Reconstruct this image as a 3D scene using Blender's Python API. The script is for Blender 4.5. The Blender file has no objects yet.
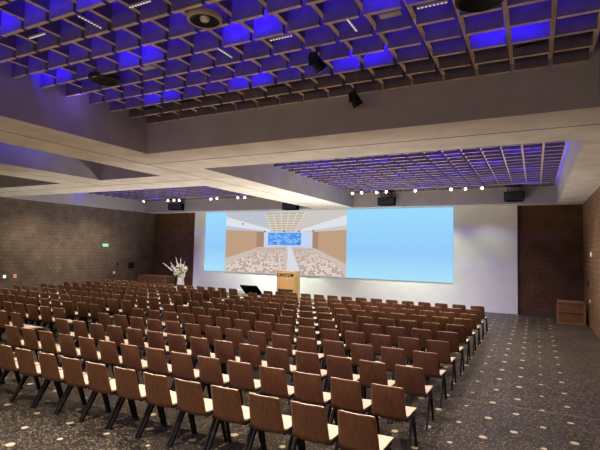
import bpy, bmesh, math, random
from mathutils import Vector, Matrix
random.seed(7)
C = bpy.context.scene.collection
PI = math.pi
H = 2.352            # eye height of the photographer
ZS, ZL = 4.312, 4.95 # beam soffit, underside of the ceiling lattice
XL, XR, YW, YB = -20.2, 1.62, 20.1, -7.0

# ------------------------------------------------------------------ materials
def mat(name, col, rough=.6, metal=0., emit=None, es=1., spec=.5):
    m = bpy.data.materials.new(name); m.use_nodes = True
    b = m.node_tree.nodes['Principled BSDF']
    b.inputs['Base Color'].default_value = (*col, 1); b.inputs['Roughness'].default_value = rough
    b.inputs['Metallic'].default_value = metal; b.inputs['Specular IOR Level'].default_value = spec
    if emit:
        b.inputs['Emission Color'].default_value = (*emit, 1); b.inputs['Emission Strength'].default_value = es
    return m
def nodes(m): return m.node_tree.nodes, m.node_tree.links, m.node_tree.nodes['Principled BSDF']
def objcoord(m, sc):
    n, l, b = nodes(m); t = n.new('ShaderNodeTexCoord'); mp = n.new('ShaderNodeMapping'); mp.inputs['Scale'].default_value = sc
    l.new(t.outputs['Object'], mp.inputs['Vector']); return mp.outputs['Vector']
def ramp(m, fac, stops):
    n, l, b = nodes(m); r = n.new('ShaderNodeValToRGB'); e = r.color_ramp.elements
    while len(e) < len(stops): e.new(.5)
    for i, (p, c) in enumerate(stops): e[i].position = p; e[i].color = (*c, 1)
    l.new(fac, r.inputs['Fac']); return r.outputs['Color']
def noise_mat(name, c1, c2, sc, rough=.6, detail=4, lo=.35, hi=.65, bump=0, spec=.4, scale=1.):
    m = mat(name, c1, rough, spec=spec); n, l, b = nodes(m)
    t = n.new('ShaderNodeTexNoise'); t.inputs['Scale'].default_value = scale; t.inputs['Detail'].default_value = detail
    l.new(objcoord(m, sc), t.inputs['Vector'])
    l.new(ramp(m, t.outputs['Fac'], [(lo, c1), (hi, c2)]), b.inputs['Base Color'])
    if bump:
        bp = n.new('ShaderNodeBump'); bp.inputs['Strength'].default_value = bump; bp.inputs['Distance'].default_value = .02
        l.new(t.outputs['Fac'], bp.inputs['Height']); l.new(bp.outputs['Normal'], b.inputs['Normal'])
    return m

def floor_material():
    m = mat('dark_terrazzo', (.08, .07, .06), .46, spec=.35); n, l, b = nodes(m); v = objcoord(m, (1, 1, 1))
    vo = n.new('ShaderNodeTexVoronoi'); vo.inputs['Scale'].default_value = 56; l.new(v, vo.inputs['Vector'])
    sep = n.new('ShaderNodeSeparateColor'); l.new(vo.outputs['Color'], sep.inputs['Color'])
    chips = ramp(m, sep.outputs['Red'], [(0, (.012, .010, .008)), (.60, (.027, .022, .017)), (.82, (.080, .068, .053)), (.97, (.24, .20, .15))])
    no = n.new('ShaderNodeTexNoise'); no.inputs['Scale'].default_value = .8; no.inputs['Detail'].default_value = 5; l.new(v, no.inputs['Vector'])
    tint = ramp(m, no.outputs['Fac'], [(.3, (.75, .75, .75)), (.7, (1.25, 1.22, 1.18))])
    mx = n.new('ShaderNodeMix'); mx.data_type = 'RGBA'; mx.blend_type = 'MULTIPLY'; mx.inputs[0].default_value = 1
    l.new(chips, mx.inputs[6]); l.new(tint, mx.inputs[7]); l.new(mx.outputs[2], b.inputs['Base Color'])
    return m
def brick_material(name, axis, c1, c2, mortar):
    # slender courses of brown brick-slip cladding; axis = horizontal direction of the wall
    m = mat(name, c1, .75, spec=.25); n, l, b = nodes(m)
    tc = n.new('ShaderNodeTexCoord'); sp = n.new('ShaderNodeSeparateXYZ'); cb = n.new('ShaderNodeCombineXYZ')
    l.new(tc.outputs['Object'], sp.inputs[0]); l.new(sp.outputs[axis], cb.inputs['X']); l.new(sp.outputs['Z'], cb.inputs['Y'])
    br = n.new('ShaderNodeTexBrick'); l.new(cb.outputs[0], br.inputs['Vector'])
    br.inputs['Scale'].default_value = 1; br.inputs['Brick Width'].default_value = .24; br.inputs['Row Height'].default_value = .165
    br.inputs['Mortar Size'].default_value = .012; br.inputs['Mortar Smooth'].default_value = .3
    br.inputs['Color1'].default_value = (*c1, 1); br.inputs['Color2'].default_value = (*c2, 1); br.inputs['Mortar'].default_value = (*mortar, 1)
    no = n.new('ShaderNodeTexNoise'); no.inputs['Scale'].default_value = 2.2; no.inputs['Detail'].default_value = 6; l.new(tc.outputs['Object'], no.inputs['Vector'])
    tint = ramp(m, no.outputs['Fac'], [(.3, (.78, .76, .74)), (.7, (1.2, 1.2, 1.2))])
    mx = n.new('ShaderNodeMix'); mx.data_type = 'RGBA'; mx.blend_type = 'MULTIPLY'; mx.inputs[0].default_value = 1
    l.new(br.outputs['Color'], mx.inputs[6]); l.new(tint, mx.inputs[7]); l.new(mx.outputs[2], b.inputs['Base Color'])
    bp = n.new('ShaderNodeBump'); bp.inputs['Strength'].default_value = .5; bp.inputs['Distance'].default_value = .01; bp.invert = True
    l.new(br.outputs['Fac'], bp.inputs['Height']); l.new(bp.outputs['Normal'], b.inputs['Normal'])
    return m
M_floor = floor_material()
M_vent = noise_mat('floor_inlay_cream', (.80, .70, .48), (.34, .28, .18), (1, 1, 1), .5, scale=60)
M_joint = mat('brass_joint', (.22, .19, .14), .5)
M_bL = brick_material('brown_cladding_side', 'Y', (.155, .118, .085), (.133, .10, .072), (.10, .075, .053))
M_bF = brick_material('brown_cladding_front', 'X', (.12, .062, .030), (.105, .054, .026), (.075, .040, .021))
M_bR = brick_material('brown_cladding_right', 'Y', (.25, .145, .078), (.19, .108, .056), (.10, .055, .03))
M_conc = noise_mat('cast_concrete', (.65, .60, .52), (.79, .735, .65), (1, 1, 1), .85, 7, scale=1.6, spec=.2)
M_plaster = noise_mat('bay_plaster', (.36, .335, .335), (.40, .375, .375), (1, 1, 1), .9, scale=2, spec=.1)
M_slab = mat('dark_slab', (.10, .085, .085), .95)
M_late = noise_mat('lattice_underside_lit', (.62, .50, .38), (.72, .58, .45), (1, 1, 1), .8, scale=6, spec=.2)  # pale undersides: light from below is painted into this colour
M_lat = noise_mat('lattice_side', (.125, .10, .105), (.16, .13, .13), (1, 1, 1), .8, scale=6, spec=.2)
M_white = noise_mat('white_wall_paint', (.80, .80, .77), (.84, .84, .81), (1, 1, 1), .8, scale=2, spec=.2)
M_black = mat('black_metal', (.008, .008, .009), .6, spec=.25)
M_leg = mat('black_steel_leg', (.009, .008, .008), .7, spec=.2)
M_back = noise_mat('walnut_veneer', (.125, .052, .022), (.17, .076, .033), (6, 6, 1.2), .42, scale=4, spec=.35)
M_edge = mat('pale_plywood_edge', (.92, .76, .56), .5)
M_seat = noise_mat('cream_seat_veneer', (.68, .56, .43), (.74, .62, .48), (2, 8, 2), .5, scale=4)
M_oak = noise_mat('oak_veneer', (.68, .44, .17), (.80, .54, .24), (9, 9, .8), .45, scale=3)
M_chest = noise_mat('chest_timber', (.15, .07, .028), (.20, .10, .04), (1, 1, 12), .5, scale=2)
M_cedge = mat('chest_trim', (.24, .14, .07), .5)
M_paper = mat('white_paper', (.85, .83, .8), .7)
M_vase = mat('white_ceramic', (.75, .73, .62), .3)
M_petal = mat('ivory_petal', (.92, .90, .72), .6)
M_stem = mat('pale_green_stem', (.42, .45, .22), .6)
M_lens = mat('lit_lens', (1, 1, 1), .3, emit=(1, .93, .8), es=14)
M_diode = mat('diode_row', (1, 1, 1), .3, emit=(1, .97, .9), es=.9)
M_mon = mat('matte_black', (.006, .006, .006), 1., spec=0)
M_chrome = mat('aluminium', (.75, .72, .68), .3, .8)
M_beige = mat('beige_plate', (.50, .42, .33), .6)

# ------------------------------------------------------------------ mesh helpers
def box(bm, x0, x1, y0, y1, z0, z1, mi=0):
    vs = [bm.verts.new((x, y, z)) for z in (z0, z1) for y in (y0, y1) for x in (x0, x1)]
    for f in ((0, 2, 3, 1), (4, 5, 7, 6), (0, 1, 5, 4), (2, 6, 7, 3), (0, 4, 6, 2), (1, 3, 7, 5)):
        bm.faces.new([vs[i] for i in f]).material_index = mi
    return vs
def quad(bm, pts, mi=0):
    f = bm.faces.new([bm.verts.new(p) for p in pts]); f.material_index = mi; return f
def tube(bm, p0, p1, r0, r1=None, n=10, mi=0, caps=True):
    p0, p1 = Vector(p0), Vector(p1); r1 = r0 if r1 is None else r1
    d = (p1 - p0).normalized(); a = d.orthogonal().normalized(); b = d.cross(a); R = []
    for p, r in ((p0, r0), (p1, r1)):
        R.append([bm.verts.new(p + (a * math.cos(2 * PI * k / n) + b * math.sin(2 * PI * k / n)) * r) for k in range(n)])
    for k in range(n):
        f = bm.faces.new((R[0][k], R[0][(k + 1) % n], R[1][(k + 1) % n], R[1][k])); f.material_index = mi; f.smooth = True
    if caps:
        for q in (R[0][::-1], R[1]): bm.faces.new(q).material_index = mi
def lathe(bm, prof, n=24, mi=0, c=(0, 0, 0)):
    R = [[bm.verts.new((c[0] + r * math.cos(2 * PI * k / n), c[1] + r * math.sin(2 * PI * k / n), c[2] + z)) for k in range(n)] for r, z in prof]
    for a, b in zip(R, R[1:]):
        for k in range(n):
            f = bm.faces.new((a[k], a[(k + 1) % n], b[(k + 1) % n], b[k])); f.material_index = mi; f.smooth = True
def bar(bm, p0, p1, w0, w1, t, mi=0):
    """flat tapering bar between two points, wide in Y-Z plane, thin in X"""
    p0, p1 = Vector(p0), Vector(p1); d = (p1 - p0).normalized(); s = Vector((1, 0, 0)); u = d.cross(s).normalized(); vs = []
    for p, w in ((p0, w0), (p1, w1)):
        for a, b in ((-1, -1), (1, -1), (1, 1), (-1, 1)): vs.append(bm.verts.new(p + s * (a * t / 2) + u * (b * w / 2)))
    for f in ((3, 2, 1, 0), (4, 5, 6, 7), (0, 1, 5, 4), (1, 2, 6, 5), (2, 3, 7, 6), (3, 0, 4, 7)):
        bm.faces.new([vs[i] for i in f]).material_index = mi
def obj(name, bm, mats, parent=None, loc=None, bevel=0, smooth=False):
    me = bpy.data.meshes.new(name); bmesh.ops.recalc_face_normals(bm, faces=bm.faces); bm.to_mesh(me); bm.free()
    for m in (mats if isinstance(mats, (list, tuple)) else [mats]): me.materials.append(m)
    o = bpy.data.objects.new(name, me); C.objects.link(o)
    if parent: o.parent = parent
    if loc: o.location = loc
    if smooth:
        for p in me.polygons: p.use_smooth = True
    if bevel:
        b = o.modifiers.new('bevel', 'BEVEL'); b.width = bevel; b.segments = 2; b.limit_method = 'ANGLE'
    return o
def tag(o, label, cat, group=None, kind=None):
    o['label'] = label; o['category'] = cat
    if group: o['group'] = group
    if kind: o['kind'] = kind
    return o
def thing(name, label, cat, loc=(0, 0, 0), rz=0, group=None):
    o = bpy.data.objects.new(name, None); C.objects.link(o); o.location = loc; o.rotation_euler = (0, 0, rz); o.empty_display_size = .1
    return tag(o, label, cat, group)
def struct(name, bm, m):
    o = obj(name, bm, m); o['kind'] = 'structure'; return o
def dup(root, loc, label, group=None, rot=None):
    r = root.copy(); C.objects.link(r); r.location = loc; r['label'] = label
    if rot is not None: r.rotation_euler = rot
    if group: r['group'] = group
    for ch in list(root.children):
        c = ch.copy(); C.objects.link(c); c.parent = r
        for g in ch.children:
            d = g.copy(); C.objects.link(d); d.parent = c
    return r
ORD = ['', 'first', 'second', 'third', 'fourth', 'fifth', 'sixth', 'seventh', 'eighth', 'ninth', 'tenth', 'eleventh', 'twelfth', 'thirteenth', 'fourteenth', 'fifteenth', 'sixteenth', 'seventeenth']

# ------------------------------------------------------------------ camera
R = Matrix(((0.88902, -0.00502, -0.45784), (0.45732, 0.05836, 0.88738), (0.02226, -0.99828, 0.05419)))
try:
    import numpy as np
    f, c = 457., np.array([300., 225.]); ray = lambda p: np.array([p[0] - c[0], p[1] - c[1], f])
    dY = ray((535, 255)); dY /= np.linalg.norm(dY); dX = -ray((-590, 230)); dX -= dX @ dY * dY; dX /= np.linalg.norm(dX)
    dZ = np.cross(dX, dY); dZ = -dZ if dZ[1] > 0 else dZ
    R = Matrix([list(map(float, v)) for v in (dX, dY, dZ)])
except ImportError: pass
cam = bpy.data.objects.new('camera', bpy.data.cameras.new('camera')); C.objects.link(cam)
mw = Matrix.Identity(4)
for i in range(3): mw[i][0] = R[i][0]; mw[i][1] = -R[i][1]; mw[i][2] = -R[i][2]
mw.translation = (0, 0, H); cam.matrix_world = mw
cam.data.sensor_width = 36; cam.data.lens = 457 / 600 * 36; cam.data.clip_start = .05
bpy.context.scene.camera = cam
Rt = R.transposed()
def project(p):
    q = Rt @ Vector((p[0], p[1], p[2] - H))
    return (300 + 457 * q.x / q.z, 225 + 457 * q.y / q.z) if q.z > .2 else (-9999, -9999)

# ------------------------------------------------------------------ room shell
bm = bmesh.new()
quad(bm, [(XL, YB, 0), (XR, YB, 0), (XR, YW + .2, 0), (XL, YW + .2, 0)])
for i in range(-58, 5):                                    # round cream inlays in a staggered grid
    for j in range(-14, 36):
        if (i + j) % 2: continue
        x, y = .086 + .3475 * i, 6.45 + .3875 * j
        if not (XL + .2 < x < .5 and y < YW - .3 and y > -5): continue
        r = .058 if (i * 7 + j * 3) % 3 else .040
        r *= .66 + .28 * random.random()
        ring = [bm.verts.new((x + r * math.cos(a * PI / 8), y + r * math.sin(a * PI / 8), .0015)) for a in range(16)]
        bm.faces.new(ring).material_index = 1
quad(bm, [(-1.2, 7.93, .001), (XR, 7.97, .001), (XR, 7.99, .001), (-1.2, 7.95, .001)], 2)
fl = struct('floor', bm, [M_floor, M_vent, M_joint])
def wall(name, x0, x1, y0, y1, z1, m, z0=0):
    bm = bmesh.new(); box(bm, x0, x1, y0, y1, z0, z1); return struct(name, bm, m)
wall('wall_left', XL - .2, XL, YB, YW + .35, ZS + 1.3, M_bL)
wall('wall_right', XR, XR + .2, YB, YW + .35, ZS + 1.3, M_bR)
wall('wall_front', XL, XR, YW + .15, YW + .35, ZS + 1.3, M_bF)
wall('wall_back', XL, XR, YB - .2, YB, ZS + 1.3, M_bF)
wall('wall_projection', -17.0, -.62, YW, YW + .15, ZS, M_white)

# ceiling: concrete beams with recessed bays and shadow grooves
BAY = {'A': (-7.31, .764, -6.5, 7.035), 'Cc': (-7.31, .764, 8.90, 19.42), 'B': (-11.66, -9.25, -6.5, 9.42),
       'E': (-20.1, -13.6, -6.5, 9.5), 'D': (-20.15, -9.3, 11.45, 19.42)}
G = .017
grooves = [(-8.27 - G, -8.27 + G, YB, 14.6), (-8.27, XR, 7.96 - G, 7.96 + G), (XL, -8.27, 10.33 - G, 10.33 + G), (-12.62 - G, -12.62 + G, YB, 10.33)]
xs = sorted({XL, XR} | {v for b in BAY.values() for v in b[:2]} | {v for g in grooves for v in g[:2]})
ys = sorted({YB, YW + .35} | {v for b in BAY.values() for v in b[2:]} | {v for g in grooves for v in g[2:]})
def hgt(x, y):
    for b in BAY.values():
        if b[0] < x < b[1] and b[2] < y < b[3]: return 1.15
    for g in grooves:
        if g[0] < x < g[1] and g[2] < y < g[3]: return .09
    return 0
bm = bmesh.new()
hh = {}
for i in range(len(xs) - 1):
    for j in range(len(ys) - 1): hh[i, j] = hgt((xs[i] + xs[i + 1]) / 2, (ys[j] + ys[j + 1]) / 2)
for (i, j), h in hh.items():
    x0, x1, y0, y1, z = xs[i], xs[i + 1], ys[j], ys[j + 1], ZS + h
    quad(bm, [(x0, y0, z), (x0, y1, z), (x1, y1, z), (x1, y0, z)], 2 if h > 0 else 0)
    for di, dj, e in ((1, 0, ((x1, y0), (x1, y1))), (0, 1, ((x1, y1), (x0, y1)))):
        k = hh.get((i + di, j + dj))
        if k is not None and k != h:
            big = max(k, h) > 1
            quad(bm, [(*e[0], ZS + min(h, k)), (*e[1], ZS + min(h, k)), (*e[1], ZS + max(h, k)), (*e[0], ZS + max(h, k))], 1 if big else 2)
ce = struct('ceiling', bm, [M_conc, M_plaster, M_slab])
bm = bmesh.new(); box(bm, XL, XR, YB, YW + .35, ZS + 1.2, ZS + 1.3); struct('ceiling_slab', bm, M_slab)

# ------------------------------------------------------------------ egg-crate lattices
PX, PY, X0 = .475, .4695, .2
def lattice(label, b, yf, ymin):
    bm = bmesh.new(); x0, x1, y0, y1 = b
    cols = [X0 - PX * k for k in range(-1, 60) if x0 + .04 < X0 - PX * k < x1 - .04]
    rows = [yf - PY * k for k in range(0, 60) if max(y0, ymin) + .02 < yf - PY * k < y1 - .005]
    ya = rows[-1]
    for x in cols: box(bm, x - .028, x + .028, ya, y1, ZL + .11, ZL + .34)
    for y in rows:
        prev = x0
        for x in sorted(cols) + [x1]:
            xa, xb = prev, x
            if prev != x0: xa = prev + .028
            xb = x - (.028 if x != x1 else .09)
            if xb - xa > .1: box(bm, xa, xb, y - .026, y + .026, ZL, ZL + .34)
            prev = x
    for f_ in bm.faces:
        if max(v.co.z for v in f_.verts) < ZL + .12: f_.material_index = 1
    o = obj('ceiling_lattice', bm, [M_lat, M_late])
    return tag(o, label, 'ceiling lattice', 'egg-crate lattices in the ceiling bays')
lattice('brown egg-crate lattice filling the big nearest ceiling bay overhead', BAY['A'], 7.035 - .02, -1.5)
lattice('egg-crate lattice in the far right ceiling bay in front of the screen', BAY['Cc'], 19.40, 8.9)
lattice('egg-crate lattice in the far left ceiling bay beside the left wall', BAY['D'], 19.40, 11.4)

# ------------------------------------------------------------------ lights
def area(loc, rot, sx, sy, col, p, name='ceiling_lamp', spread=PI):
    d = bpy.data.lights.new(name, 'AREA'); d.shape = 'RECTANGLE'; d.size = sx; d.size_y = sy; d.color = col; d.energy = p; d.spread = spread
    o = bpy.data.objects.new(name, d); C.objects.link(o); o.location = loc; o.rotation_euler = rot; return o
def point(loc, col, p, r=.04, name='blue_lamp'):
    d = bpy.data.lights.new(name, 'POINT'); d.color = col; d.energy = p; d.shadow_soft_size = r
    o = bpy.data.objects.new(name, d); C.objects.link(o); o.location = loc; return o
def spot(loc, target, col, p, ang, blend=.6, r=.05, name='downlight_lamp'):
    d = bpy.data.lights.new(name, 'SPOT'); d.color = col; d.energy = p; d.spot_size = math.radians(ang); d.spot_blend = blend; d.shadow_soft_size = r
    o = bpy.data.objects.new(name, d); C.objects.link(o); o.location = loc
    o.rotation_euler = (Vector(target) - Vector(loc)).to_track_quat('-Z', 'Y').to_euler(); return o
BLUE = (.02, .004, 1.)
BP = 13.
def blue_rows(b, yf, rows, ph0):
    for r, q in enumerate(rows):
        y = yf - PY * q
        for k in range(-4, 60, 2):
            full = (k + 2 * (ph0 + r)) % 4 == 0
            x = X0 - PX * (k + 1)
            if b[0] + .34 < x < b[1] - .34:
                area((x, y - PY + .06, ZL + .37), (math.radians(74), 0, 0), PX * 1.35, .05, BLUE, BP * (1 if full else random.choice((.02, .12, .25))) * random.uniform(.8, 1.1), 'blue_lamp', math.radians(92))
    for q in range(1 if yf > 10 else 2, int((b[3] - b[2]) / PY)):
        area(((b[0] + b[1]) / 2, yf - PY * q - PY + .05, ZL + .38), (math.radians(72), 0, 0), b[1] - b[0] - .3, .04, (.07, .025, 1.), (ROWP * ((2.0 if b[1] < -9 else 2.6) if yf > 10 else 2.6)) * (b[1] - b[0]) * random.uniform(.6, 1.3), 'blue_row_fill', math.radians(95))  # added weak strip per row for ambient blue, not a fitting
    area(((b[0] + b[1]) / 2, (b[2] + b[3]) / 2, ZS + 1.13), (0, 0, 0), b[1] - b[0] - .2, b[3] - b[2] - .2, (.20, .12, 1.), AMB * (b[1] - b[0]) * (b[3] - b[2]), 'blue_wash')
AMB = .5
ROWP = 1.0
blue_rows((*BAY['A'][:2], -1.5, 7.035), 7.015, (2, 5, 8, 11), 0)
blue_rows(BAY['Cc'], 19.4, (2, 5, 8, 11, 14, 17, 20), 0)
blue_rows(BAY['D'], 19.4, (2, 5, 8, 11, 14), 1)
for y in (1.9, 3.6, 5.2): point((-7.0, y, ZL - .02), (.2, .12, 1.), 2.8)
for y in (4.0, 6.4, 7.4): point((-11.1, y, ZL + .02), BLUE, 7)
point((-14.2, 8.6, ZL + .1), BLUE, 2)
for y in (12.5, 15.3): point((-7.0, y, ZL - .1), BLUE, 1.2)
point((-19.8, 15.0, ZL - .1), BLUE, 5)
for y in (10.5, 12.5, 14.5, 16.5, 18.5): area((.70, y, ZL + .28), (0, math.radians(-50), 0), .05, 1.8, (.12, .08, 1.), 11, 'blue_cove_lamp')
WARM = (1., .84, .66)
for x in (-6.2, -3.3, -.4):
    for y in (-3.5, -.3, 2.6, 5.2): spot((x, y, ZL - .02), (x, y, 0), WARM, 420 if x > -1 else 540, 118, .9, .06)
for x in (-6.2, -3.3, -.4):
    for y in (10.2, 13.2, 16.2): spot((x, y, ZL - .02), (x, y, 0), WARM, 380 if x > -1 else 560, 118, .9, .06)
for x in (-18.4, -14.9, -11.4):
    for y in (12.6, 15.8): spot((x, y, ZL - .02), (x, y, 0), WARM, 380 if x > -1 else 560, 118, .9, .06)
for x in (-18, -15, -10.5):
    for y in (-2, 3.0, 7.2): spot((x, y, ZL - .02), (x, y, 0), WARM, 380 if x > -1 else 560, 118, .9, .06)

area((-9.3, YB + .1, 1.5), (math.radians(96), 0, 0), 20., 2.4, (1., .80, .56), 350, 'added_rear_fill')  # added warm fill behind the camera, not a real opening
for cx_, pw_ in ((-14.2, 230), (-5.8, 450)): area((cx_, 16.0, .05), (math.radians(212), 0, 0), 5.0, .12, (1., .97, .91), pw_, 'added_floor_fill')  # added unseen uplights behind the far rows, brighten the beam soffits

area((-16.2, 17.0, .05), (math.radians(190), math.radians(14), 0), 2.5, .4, (1., .98, .96), 110, 'added_floor_fill')  # added unseen uplight for the far left bay and wall

spot((-6.6, 14.2, 4.86), (-9.6, 17.6, 1.1), (1., .88, .62), 700, 18, .5, .05, 'added_lectern_spot')  # added spot that brightens the lectern, has no fixture
spot((-15.6, 16.6, 4.86), (-16.9, 18.8, 1.35), (1., .97, .85), 260, 24, .6, .05, 'added_bouquet_spot')  # extra spot added to whiten the flowers, not one of the track heads

# ------------------------------------------------------------------ chairs
def shell_pt(u, v):
    """backrest: u -1..1 across, v 0..1 up"""
    w = .210 - .020 * v
    z = .420 + .400 * v - .012 * (abs(u) ** 6) * (v > .9)
    y = -.185 - .105 * v + .042 * u * u
    if v > .96: w -= .007
    return Vector((u * w, y, z))
def make_chair():
    t = thing('conference_chair', '', 'chair')
    bm = bmesh.new(); nu, nv = 10, 8; T = .015
    vv = [i / nv for i in range(nv)] + [.95, 1.]
    F = [[shell_pt(-1 + 2 * i / nu, v) for i in range(nu + 1)] for v in vv]
    A = [[bm.verts.new(p) for p in r] for r in F]
    B = [[bm.verts.new(p + Vector((0, T, 0))) for p in r] for r in F]
    n = len(vv)
    for j in range(n - 1):
        for i in range(nu):
            for S, mi in ((A, 0), (B, 0)):
                f_ = bm.faces.new((S[j][i], S[j][i + 1], S[j + 1][i + 1], S[j + 1][i])); f_.material_index = mi; f_.smooth = True
        for i in (0, nu): bm.faces.new((A[j][i], A[j + 1][i], B[j + 1][i], B[j][i])).material_index = 0
    for i in range(nu):
        bm.faces.new((A[-1][i], A[-1][i + 1], B[-1][i + 1], B[-1][i])).material_index = 1
        bm.faces.new((A[0][i], A[0][i + 1], B[0][i + 1], B[0][i])).material_index = 0
    obj('backrest', bm, [M_back, M_edge], t)
    # seat: rounded rear corners, waterfall front edge
    bm = bmesh.new()
    out = [(-.150, -.155), (.150, -.155), (.195, -.145), (.222, -.10), (.228, .10), (.228, .28), (.20, .32), (-.20, .32), (-.228, .28), (-.228, .10), (-.222, -.10), (-.195, -.145)]
    dz = lambda y: -.004 - (.035 * ((y - .22) / .1) ** 2 if y > .22 else 0)
    top = [bm.verts.new((x, y, .468 + dz(y))) for x, y in out]; bot = [bm.verts.new((x * .97, y * .97, .448 + dz(y))) for x, y in out]
    bm.faces.new(top); bm.faces.new(bot[::-1])
    for k in range(len(out)): bm.faces.new((top[k], top[(k + 1) % len(out)], bot[(k + 1) % len(out)], bot[k])).material_index = 1
    obj('seat', bm, [M_seat, M_edge], t)
    bm = bmesh.new(); box(bm, -.234, .234, .045, .095, .405, .434)
    box(bm, -.225, -.195, -.15, .22, .412, .436); box(bm, .195, .225, -.15, .22, .412, .436)
    obj('under_frame', bm, M_leg, t)
    for s in (-1, 1):
        for yf in (-.225, .235):
            bm = bmesh.new(); bar(bm, (s * .237, yf, 0), (s * .229, .07 + (.02 if yf > 0 else -.02), .43), .032, .044, .026)
            obj('leg', bm, M_leg, t)
    return t
proto = make_chair(); used = [False]
def place_chair(x, y, label, group, rz=0):
    if not used[0]:
        used[0] = True; o = proto; o['label'] = label; o['group'] = group
    else: o = dup(proto, (x, y, 0), label, group)
    o.location = (x, y, 0); o.rotation_euler = (0, 0, rz); return o
def in_frame(x, y):
    a, b = project((x - .25, y - .2, .83)), project((x + .25, y + .2, .83)); lo = project((x, y, .1))
    return max(a[0], b[0]) > -3 and min(a[0], b[0]) < 603 and a[1] < 452
seats = 0
rowname = lambda r: 'nearest' if r == 0 else ORD[r + 1] + ' nearest' if r < 10 else 'farthest'
for r in range(11):
    y = 4.45 + 1.03 * r
    for i in range(15):
        x = -1.525 - .5155 * i
        if not in_frame(x, y): continue
        side = f"{ORD[i + 1]} chair from the right end" if i < 14 else 'last chair at the left end'
        place_chair(x + random.uniform(-.003, .003), y + random.uniform(-.012, .012), f"brown-backed chair, {side} of the centre block's {rowname(r)} row", 'centre block chairs, ' + rowname(r) + ' row', random.uniform(-.006, .006)); seats += 1
for r in range(1, 11):
    y = 4.42 + 1.03 * r
    for i in range(14):
        x = -10.29 - .523 * i
        if not in_frame(x, y): continue
        lab = f"brown-backed chair in the left block, {ORD[i + 1]} from the aisle, in line with the centre's {rowname(r)} row"
        lab = f"left block brown chair, {ORD[i + 1]} from the aisle, level with the centre's {rowname(r)} row"
        place_chair(x + random.uniform(-.006, .006), y + random.uniform(-.02, .02), lab, "left block chairs level with the centre's " + rowname(r) + ' row', random.uniform(-.008, .008)); seats += 1
print('chairs', seats)

# ------------------------------------------------------------------ screen and projected picture
def emis(name, col, s=1.):
    m = mat(name, (0, 0, 0), .9, emit=col, es=s, spec=0); return m
def lin(*c): return tuple(((v / 255) / 12.92 if v / 255 <= .04045 else ((v / 255 + .055) / 1.055) ** 2.4) for v in c)
sx0, sx1, sz0, sz1 = -16.2, -3.07, H - 1.25, ZS - .02
ys_ = YW - .03
scr = thing('projection_screen', 'long pale blue projection screen on the white front wall', 'screen', (sx0, YW, sz0))
bm = bmesh.new(); box(bm, 0, sx1 - sx0, -.03, -.002, 0, sz1 - sz0)
M_scr = emis('projected_blue', (.4, .7, .9)); n, l, b = nodes(M_scr)
tc = n.new('ShaderNodeTexCoord'); sp = n.new('ShaderNodeSeparateXYZ'); l.new(tc.outputs['Object'], sp.inputs[0])
mr = n.new('ShaderNodeMapRange'); mr.inputs['From Min'].default_value = 0; mr.inputs['From Max'].default_value = sz1 - sz0; l.new(sp.outputs['Z'], mr.inputs['Value'])
r_ = n.new('ShaderNodeValToRGB'); e = r_.color_ramp.elements
e[0].position = 0; e[0].color = (*lin(172, 226, 250), 1); e[1].position = 1; e[1].color = (*lin(156, 219, 254), 1)
em = e.new(.4); em.color = (*lin(148, 204, 250), 1)
l.new(mr.outputs[0], r_.inputs['Fac']); l.new(r_.outputs['Color'], b.inputs['Emission Color'])
obj('screen_surface', bm, M_scr, scr)
# the projected picture: a view of a hall with chairs, brown walls and a ceiling grid
px0, px1 = -14.8 - sx0, -7.86 - sx0; W = px1 - px0; Hh = sz1 - sz0
P = lambda u, v, d=.032: (px0 + (u + .17 * u * (1 - u)) * W, -d, v * Hh)
cols = {'ceil': (205, 200, 196), 'ceil2': (190, 194, 206), 'beam': (222, 226, 234), 'brown': (192, 158, 130), 'brown2': (170, 136, 112), 'wall': (198, 214, 240), 'blue': (84, 150, 236),
        'blue2': (140, 190, 250), 'floor': (206, 190, 182), 'aisle': (214, 220, 228), 'seat': (236, 226, 220), 'back': (170, 140, 126), 'back2': (188, 160, 146), 'grid': (188, 176, 168), 'gridl': (226, 218, 200), 'dark': (60, 50, 50)}
keys = list(cols); mi = {k: i for i, k in enumerate(keys)}
bm = bmesh.new()
def poly(pts, k, d): quad(bm, [P(u, v, d) for u, v in pts], mi[k])
poly([(0, 0), (1, 0), (1, 1), (0, 1)], 'ceil', .032)
poly([(0, .68), (.34, .66), (.40, 1), (.0, 1)], 'ceil2', .033)
poly([(0, .77), (.36, .67), (.36, .71), (0, .92)], 'beam', .034); poly([(1, .77), (.62, .67), (.62, .71), (1, .92)], 'beam', .034)
poly([(.38, .66), (.55, .66), (.64, .97), (.31, .97)], 'grid', .034)
for q in range(8):
    t0 = q / 8; uL, uR, v = .38 - .07 * t0, .55 + .09 * t0, .66 + .31 * t0
    poly([(uL, v), (uR, v), (uR, v + .012), (uL, v + .012)], 'gridl', .035)
for q in range(6):
    a, c_ = .38 + .034 * q, .31 + .066 * q
    poly([(a, .66), (a + .004, .66), (c_ + .008, .97), (c_, .97)], 'gridl', .0355)
poly([(.31, .40), (.71, .40), (.71, .67), (.31, .67)], 'wall', .036)
poly([(.345, .46), (.615, .46), (.615, .655), (.345, .655)], 'blue', .037)
rr = random.Random(3)
for _ in range(60):
    u, v = rr.uniform(.35, .59), rr.uniform(.465, .63); s1 = rr.uniform(.006, .025)
    poly([(u, v), (u + s1, v), (u + s1, v + .02), (u, v + .02)], 'blue2', .038)
poly([(0, .22), (.31, .42), (.31, .67), (0, .70)], 'brown', .037); poly([(.25, .42), (.31, .42), (.31, .67), (.25, .67)], 'brown2', .038)
poly([(1, .20), (.71, .42), (.71, .67), (1, .70)], 'brown', .037); poly([(.71, .42), (.76, .40), (.76, .67), (.71, .67)], 'brown2', .038)
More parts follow.
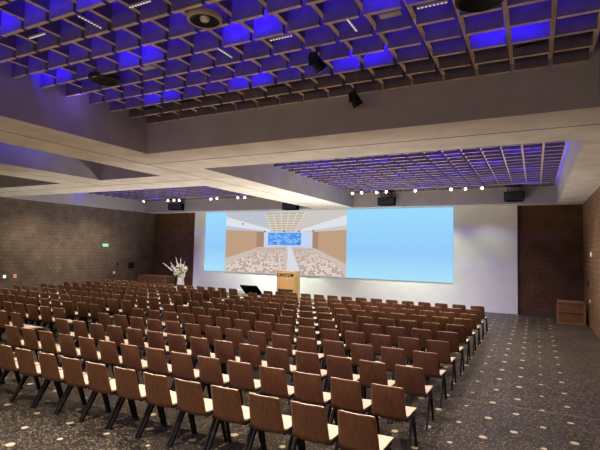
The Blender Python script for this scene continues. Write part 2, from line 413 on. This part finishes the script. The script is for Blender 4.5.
poly([(0, 0), (1, 0), (1, .25), (.71, .43), (.31, .43), (0, .25)][:4] , 'floor', .0365)
poly([(0, 0), (.5, 0), (.50, .44), (.27, .42)], 'floor', .039); poly([(.5, 0), (1, 0), (.73, .42), (.52, .44)], 'floor', .039)
poly([(0, 0), (.27, .0), (.27, .42), (0, .22)], 'floor', .039); poly([(.73, 0), (1, 0), (1, .2), (.73, .42)], 'floor', .039)
poly([(.51, .44), (.535, .44), (.62, 0), (.50, 0)], 'aisle', .041)
for q in range(22):
    t0 = (q / 21) ** 1.4; v = .405 - .395 * t0; s1 = .009 + .019 * t0; hh_ = .010 + .022 * t0
    lo, hi = .27 - .30 * t0, .49 - .01 * t0
    for a0, a1 in ((lo, hi), (.545 + .085 * t0, .73 + .30 * t0)):
        u = a0
        while u < a1 - s1:
            if u > .003 and u + s1 < .997:
                if rr.random() < .4: k = 'back2'
                else: k = 'seat'
                poly([(u, v), (u + s1 * .7, v), (u + s1 * .62, v + hh_), (u + s1 * .08, v + hh_)], k, .0425)
                poly([(u, v), (u + s1 * .7, v), (u + s1 * .7, v + .005), (u, v + .005)], 'back', .0435)
            u += s1
for u, v in ((.13, .79), (.47, .665), (.31, .665), (.59, .665), (.71, .675), (.40, .485), (.59, .485)): poly([(u, v), (u + .012, v), (u + .012, v + .02), (u, v + .02)], 'dark', .044)
obj('projected_picture', bm, [emis('picture_' + k, lin(*cols[k])) for k in keys], scr)
for x in (.05, W):
    pass

# ------------------------------------------------------------------ lectern
def text_mesh(body, size, m, name, parent, loc, rot, ext=.004):
    cu = bpy.data.curves.new(name, 'FONT'); cu.body = body; cu.size = size; cu.align_x = 'CENTER'; cu.align_y = 'CENTER'; cu.extrude = ext; cu.offset = .006; cu.space_character = 1.12
    o = bpy.data.objects.new(name, cu); C.objects.link(o)
    dg = bpy.context.evaluated_depsgraph_get(); me = bpy.data.meshes.new_from_object(o.evaluated_get(dg)); bpy.data.objects.remove(o)
    me.materials.clear(); me.materials.append(m)
    q = bpy.data.objects.new(name, me); C.objects.link(q); q.parent = parent; q.location = loc; q.rotation_euler = rot; return q
t = thing('lectern', 'oak lectern lettered across its front, standing before the white wall', 'lectern', (-9.68, 17.5, 0))
bm = bmesh.new(); box(bm, -.42, .42, 0, .62, .62, 1.385); obj('cabinet', bm, M_oak, t, bevel=.008)
bm = bmesh.new(); box(bm, -.36, .36, .06, .50, .03, .62); obj('recessed_base', bm, M_chest, t)
bm = bmesh.new(); box(bm, .37, .42, .02, .60, 0, .62); obj('side_panel', bm, M_oak, t)
bm = bmesh.new(); box(bm, -.42, -.37, .02, .60, 0, .62); obj('side_panel', bm, M_oak, t)
bm = bmesh.new(); box(bm, -.44, .44, -.01, .64, 1.386, 1.40); obj('top', bm, M_oak, t)
text_mesh('CAPCUM', .195, M_black, 'lettering', t, (0, -.006, 1.235), (PI / 2, 0, 0))

# ------------------------------------------------------------------ floor monitor
t = thing('floor_monitor', 'black tilted monitor on a low stand between chairs and white wall', 'monitor', (-10.95, 16.8, 0), math.radians(-6))
bm = bmesh.new(); vs = box(bm, -.47, .47, -.03, .03, -.29, .29)
o = obj('display', bm, M_mon, t, (0, 0, .56), bevel=.006); o.rotation_euler = (math.radians(48), 0, 0)
bm = bmesh.new(); tube(bm, (0, .03, .03), (0, .02, .52), .03); box(bm, -.25, .25, -.18, .24, 0, .025); obj('stand', bm, M_black, t)

# white side table right behind the seats
t = thing('side_table', 'small white table left of the black tilted monitor', 'table', (-11.75, 16.9, 0))
bm = bmesh.new(); box(bm, -.3, .3, -.2, .2, .50, .53); obj('tabletop', bm, M_white, t, bevel=.005)
for sx in (-.27, .27):
    for sy in (-.17, .17):
        bm = bmesh.new(); box(bm, sx - .02, sx + .02, sy - .02, sy + .02, 0, .50); obj('leg', bm, M_white, t)

# ------------------------------------------------------------------ timber chests
def chest(x, y, w, d, h, label, rz=0):
    t = thing('timber_chest', label, 'chest', (x, y, 0), rz, 'low timber chests in the front corners')
    bm = bmesh.new(); box(bm, -w / 2 + .02, w / 2 - .02, .01, d, .03, h - .04); obj('body', bm, M_chest, t)
    bm = bmesh.new(); box(bm, -w / 2, w / 2, -.01, d + .01, h - .04, h); obj('lid', bm, M_cedge, t, bevel=.005)
    for s in (-1, 1):
        bm = bmesh.new(); box(bm, s * w / 2 - .03, s * w / 2 + .03, -.004, .03, 0, h - .04); obj('corner_post', bm, M_cedge, t)
    bm = bmesh.new(); box(bm, -w / 2 + .03, w / 2 - .03, -.002, .012, h * .48, h * .5); obj('seam', bm, M_black, t)
    bm = bmesh.new(); box(bm, -w / 2 + .03, w / 2 - .03, -.004, .02, 0, .05); obj('plinth', bm, M_cedge, t)
chest(1.09, 18.35, .80, .75, .76, 'low timber chest in the dark corner by the right wall')
chest(-18.9, 18.9, 2.0, .75, .74, 'long low timber chest in the far left corner behind the seats')

# ------------------------------------------------------------------ vase with white flowers
t = thing('floor_vase', 'tall white floor vase near the left edge of the white wall', 'vase', (-16.72, 18.8, 0))
bm = bmesh.new(); lathe(bm, [(0, .28), (.17, .28), (.19, .32), (.20, .40), (.175, .55), (.155, .68), (.165, .74), (.15, .74), (.13, .60)]); obj('vase_body', bm, M_vase, t)
bm = bmesh.new(); box(bm, -.22, .22, -.22, .22, 0, .28); obj('plinth', bm, M_white, t)
fr = random.Random(11)
bq = thing('flower_bouquet', 'bouquet of ivory lilies and gladioli standing in the tall white vase', 'flowers', (-16.72, 18.8, .74))
bm = bmesh.new(); heads = []
for k in range(30):
    a = fr.uniform(0, 2 * PI); r = fr.uniform(.02, .36); z = fr.uniform(.08, .72) * (1 - r * .6); p = Vector((r * math.cos(a) - .08, r * math.sin(a) * .8, z)); heads.append(p); tube(bm, (p.x * .15, p.y * .15, -.1), p, .006, n=5)
obj('stems', bm, M_stem, bq)
for p in heads:
    bm = bmesh.new(); d = (p - Vector((0, 0, .1))).normalized(); a0 = d.orthogonal().normalized(); b0 = d.cross(a0)
    for q in range(6):
        w_ = 2 * PI * q / 6; o_ = a0 * math.cos(w_) + b0 * math.sin(w_); s_ = d.cross(o_) * .035; L_ = fr.uniform(.09, .13)
        v = [bm.verts.new(p), bm.verts.new(p + o_ * L_ * .5 + d * .05 + s_), bm.verts.new(p + o_ * L_ + d * .03), bm.verts.new(p + o_ * L_ * .5 + d * .05 - s_)]
        bm.faces.new(v)
    o = obj('bloom', bm, M_petal, bq)
    sm = o.modifiers.new('s', 'SOLIDIFY'); sm.thickness = .006
for tip in ((-1.22, -.1, .74), (-.86, .1, .80), (-.42, 0, 1.10), (-.15, .1, 1.05), (.22, 0, .86), (-.60, -.15, .62), (.38, .1, .5)):
    bm = bmesh.new(); tip = Vector(tip); base = Vector((0, 0, 0)); tube(bm, base, tip, .009, .005, 6)
    for q in range(9):
        c0 = base.lerp(tip, .50 + .055 * q); s_ = .045 - .003 * q
        bmesh.ops.create_icosphere(bm, subdivisions=1, radius=s_, matrix=Matrix.Translation(c0 + Vector((fr.uniform(-.02, .02), fr.uniform(-.02, .02), fr.uniform(-.01, .02)))))
    obj('flower_spike', bm, M_petal, bq)

# ------------------------------------------------------------------ hung loudspeakers on the far fascia
def speaker(x, w, h, z, label, rz=0):
    t = thing('loudspeaker', label, 'loudspeaker', (x, 18.95, z), rz, 'black loudspeakers hung along the far ceiling edge')
    bm = bmesh.new()
    v = [(-w / 2, 0), (w / 2, 0), (w / 2 - .06, .38), (-w / 2 + .06, .38)]
    lo = [bm.verts.new((a, b_, -h)) for a, b_ in v]; hi = [bm.verts.new((a, b_, 0)) for a, b_ in v]
    bm.faces.new(lo); bm.faces.new(hi[::-1])
    for k in range(4): bm.faces.new((lo[k], lo[(k + 1) % 4], hi[(k + 1) % 4], hi[k]))
    obj('enclosure', bm, M_mon, t, bevel=.015)
    bm = bmesh.new(); box(bm, -w / 2 + .03, w / 2 - .03, -.012, -.001, -h + .03, -.03); obj('grille', bm, mat('speaker_grille', (.02, .02, .02), .8), t)
    for s in (-1, 1):
        bm = bmesh.new(); box(bm, s * w * .3 - .015, s * w * .3 + .015, .0, .03, -.01, ZL - .012 - z); obj('bracket', bm, M_black, t)
    bm = bmesh.new(); box(bm, -w * .42, w * .42, -.22, .26, ZL - .014 - z, ZL - .001 - z); obj('mounting_plate', bm, M_black, t)
speaker(-17.45, .85, .36, ZS + .42, 'leftmost black loudspeaker, hung in the far left ceiling corner', .25)
speaker(-10.35, .80, .34, ZS + .27, 'black loudspeaker partly hidden by the long beam above the screen')
speaker(-5.65, .76, .33, ZS + .36, 'black loudspeaker hung above the middle of the blue screen')
speaker(-.70, .70, .36, ZS + .42, 'rightmost black loudspeaker, above the right end of the white wall')

# ------------------------------------------------------------------ small fixtures of the near ceiling bay
def spotlight(x, y, z, drop, label, aim=(0, .5, -1), s=1., group='black spotlights hung from the near lattice', lens=False, m=None):
    t = thing('spotlight', label, 'spotlight', (x, y, z), 0, group)
    bm = bmesh.new(); tube(bm, (0, 0, 0), (0, 0, -drop), .012 * s, n=8); obj('hanger', bm, m or M_black, t)
    bm = bmesh.new(); d = Vector(aim).normalized(); c0 = Vector((0, 0, -drop)); tube(bm, c0 - d * .10 * s, c0 + d * .10 * s, .055 * s, .075 * s, 14); obj('lamp_head', bm, m or M_black, t)
    bm = bmesh.new(); tube(bm, c0 + d * .101 * s, c0 + d * .108 * s, .06 * s, n=14); obj('lens', bm, M_lens if lens else M_chrome, t)
    bm = bmesh.new(); box(bm, -.05 * s, .05 * s, -.10 * s, -.085 * s, -drop - .07 * s, -drop + .07 * s); obj('barn_door', bm, m or M_black, t)
spotlight(-2.50, 5.22, ZL + .05, .22, 'black spotlight hung in the middle of the near lattice', (.4, .8, -.8), 1.15)
spotlight(-2.53, 6.72, ZL + .05, .24, 'black spotlight hung close to the far edge of the near lattice', (.4, .6, -1), 1.15)
def round_fixture(x, y, label, r, ring):
    t = thing('ceiling_speaker', label, 'ceiling speaker', (x, y, ZL - .012), 0, 'round fittings in the near lattice')
    bm = bmesh.new(); lathe(bm, [(r, .05), (r, 0), (r * .86, -.012), (r * .82, .02)], 28); obj('rim', bm, M_beige if ring else M_black, t)
    bm = bmesh.new(); lathe(bm, [(r * .84, 0), (r * .5, .05), (r * .2, .07), (0, .07)], 28); obj('cone', bm, M_black, t)
    if ring:
        bm = bmesh.new(); lathe(bm, [(.0, .0), (.05, .0), (.06, .03)], 16); obj('reflector', bm, M_chrome, t)
round_fixture(-3.34, 4.0, 'round ceiling speaker with pale rim in the near lattice', .20, True)
round_fixture(-6.0, 4.84, 'black round fitting at the left of the near lattice', .24, False)
round_fixture(-.49, 4.86, 'black round fitting cut off by the top of the photo', .24, False)
def linear_light(x, y, label, lit=True, ang=0.):
    t = thing('linear_light', label, 'ceiling light', (x, y, ZL - .004), ang, 'slim fittings in the near lattice')
    bm = bmesh.new(); box(bm, -.16, .16, -.016, .016, -.012, .006); obj('housing', bm, M_beige if lit else M_black, t)
    bm = bmesh.new()
    for k in range(8): tube(bm, (-.14 + .04 * k, 0, -.0125), (-.14 + .04 * k, 0, -.016), .009, n=8)
    if lit: obj('diodes', bm, M_diode, t)
    else: bm.free()
for (x, y, w_) in ((-3.746, 3.42, 'at the top edge left of centre'), (-4.58, 3.46, 'at upper left'), (-5.5, 3.42, 'nearest the upper left corner'), (-.945, 4.74, 'at the top edge right of centre'), (-2.755, 4.73, 'left of the middle spotlight'), (-3.645, 4.8, 'below the pale-rimmed round speaker'), (-1.853, 4.79, 'just above the middle spotlight')):
    linear_light(x, y, f'slim lit strip light in the near lattice, {w_}', True, PI / 2 if x in (-4.58, -3.645, -1.853) else 0)
for (x, y, w_) in ((-1.854, 6.14, 'right of the edge spotlight'), (-.042, 6.16, 'nearest the right wall'), (-3.674, 6.16, 'in the middle of the far edge'), (-5.49, 6.17, 'left of the far edge middle'), (-6.42, 6.21, 'nearest the left beam')):
    linear_light(x, y, f'slim dark slot fitting in the near lattice, {w_}', False)
for k, (x, y, w_) in enumerate(((-1.40, 4.77, 'right of centre near the top'), (-5.0, 4.77, 'beside the left black round fitting'))):
    bm = bmesh.new(); box(bm, -.12, .12, -.045, .045, -.012, .004); tag(obj('access_plate', bm, M_beige, None, (x, y, ZL + .003)), f'beige plate under the near lattice, {w_}', 'plate', 'beige plates under the near lattice')

# ------------------------------------------------------------------ track of small spotlights before the front wall
def track(x0, x1, label):
    t = thing('light_track', label, 'light track', (0, 18.35, ZL - .03), 0, 'light tracks before the front wall')
    bm = bmesh.new(); box(bm, x0, x1, -.02, .02, 0, .03); obj('rail', bm, M_beige, t)
track(-19.6, -9.6, 'pale light track under the far left lattice'); track(-7.1, .5, 'pale light track under the far right lattice')
TL = [(-19.1, 'at the far left end of the left track'), (-17.4, 'above the leftmost loudspeaker'), (-16.95, 'just right of the leftmost loudspeaker'), (-16.6, 'above the left edge of the white wall'), (-14.5, 'left of the middle of the left track'), (-14.1, 'in the middle of the left track'),
      (-12.9, 'in the right half of the left track'), (-12.5, 'close to where the beam hides the left track'), (-6.95, 'at the left end of the right track'), (-6.55, 'second from the left on the right track'), (-5.9, 'above the middle loudspeaker, left one'), (-5.5, 'above the middle loudspeaker, right one'),
      (-4.3, 'just right of the middle loudspeaker'), (-2.9, 'above the right edge of the blue screen'), (-2.4, 'just past the right edge of the screen'), (-1.8, 'left of the rightmost loudspeaker')]
for x, w_ in TL:
    spotlight(x, 18.35, ZL - .03, .07, f'small pale track spotlight {w_}', (fr.uniform(-.1, .9), -.8, fr.uniform(-.9, -.4)), .8, 'small spotlights on the two tracks', True, M_beige)
for x in (-15.2, -13.2, -11.2, -9.2, -7.4, -5.6, -3.8, -1.8):
    pw = {-15.2: 55, -13.2: 130, -11.2: 360, -9.2: 380, -7.4: 350, -5.6: 190, -3.8: 60, -1.8: 22}[x]
    spot((x, 18.5, ZL - .42), (x + .3, 20.1, .5), (.88, 1., .74), pw * 4.5, 80, .9, .06, 'track_lamp')

# ------------------------------------------------------------------ wall fittings
def wall_box(name, x, y, z, w, h, m, label, cat, side=1, d=.04, extra=None):
    t = thing(name, label, cat, (x, y, z)); bm = bmesh.new(); s = side
    box(bm, min(0, s * d), max(0, s * d), -w / 2, w / 2, -h / 2, h / 2); obj('casing', bm, m, t)
    bm = bmesh.new(); box(bm, min(s * d, s * (d + .006)), max(s * d, s * (d + .006)), -w / 2 + .02, w / 2 - .02, -h / 2 + .02, h / 2 - .02); obj('face', bm, extra or m, t)
    return t
M_exit = mat('exit_green', (.02, .3, .12), .5, emit=(.25, 1., .55), es=.9)
wall_box('exit_sign', XL, 16.8, 2.37, .34, .16, M_white, 'lit green exit sign high on the left wall', 'sign', 1, .05, M_exit)
wall_box('wall_panel', XL, 18.6, 1.27, .38, .32, M_black, 'black square panel on the left wall near the far corner', 'panel', 1, .05)
M_red = mat('red_light', (.5, .02, .02), .5, emit=(1, .25, .2), es=.7); M_wl = mat('white_light', (1, 1, 1), .5, emit=(.9, 1, .95), es=.9)
wall_box('wall_socket', XL, 11.7, .93, .14, .14, M_white, 'pale switch plate low on the left wall, the left of two', 'socket', 1, .03, M_wl)
wall_box('wall_socket', XL, 12.15, .93, .12, .16, M_white, 'red-lit switch plate low on the left wall, the right of two', 'socket', 1, .03, M_red)
wall_box('wall_socket', XL, 17.45, .9, .12, .12, M_white, 'small red-lit plate on the left wall below the exit sign', 'socket', 1, .03, M_red)
wall_box('wall_switch', XL, 17.65, 1.36, .12, .14, M_black, 'small black switch on the left wall under the exit sign', 'switch', 1, .03)
wall_box('wall_light', XR, 17.35, 2.41, .16, .16, M_white, 'small white lit plate on the right wall', 'wall light', -1, .03, M_wl)
wall_box('wall_switch', XR, 18.4, 1.42, .12, .14, M_black, 'small black switch on the right wall above the chest', 'switch', -1, .03)
wall_box('wall_switch', XR, 17.9, .87, .10, .10, M_white, 'small white switch on the right wall beside the chest', 'switch', -1, .03)

# ------------------------------------------------------------------ world and view
w = bpy.data.worlds.new('world'); bpy.context.scene.world = w; w.use_nodes = True
w.node_tree.nodes['Background'].inputs['Color'].default_value = (.02, .02, .025, 1)
s = bpy.context.scene; s.view_settings.view_transform = 'Standard'; s.view_settings.look = 'None'; s.view_settings.gamma = 1; s.view_settings.exposure = 0
try: s.view_settings.use_curve_mapping = False
except Exception: pass
try:
    s.cycles.max_bounces = 8; s.cycles.diffuse_bounces = 5; s.cycles.sample_clamp_indirect = 6
except Exception: pass
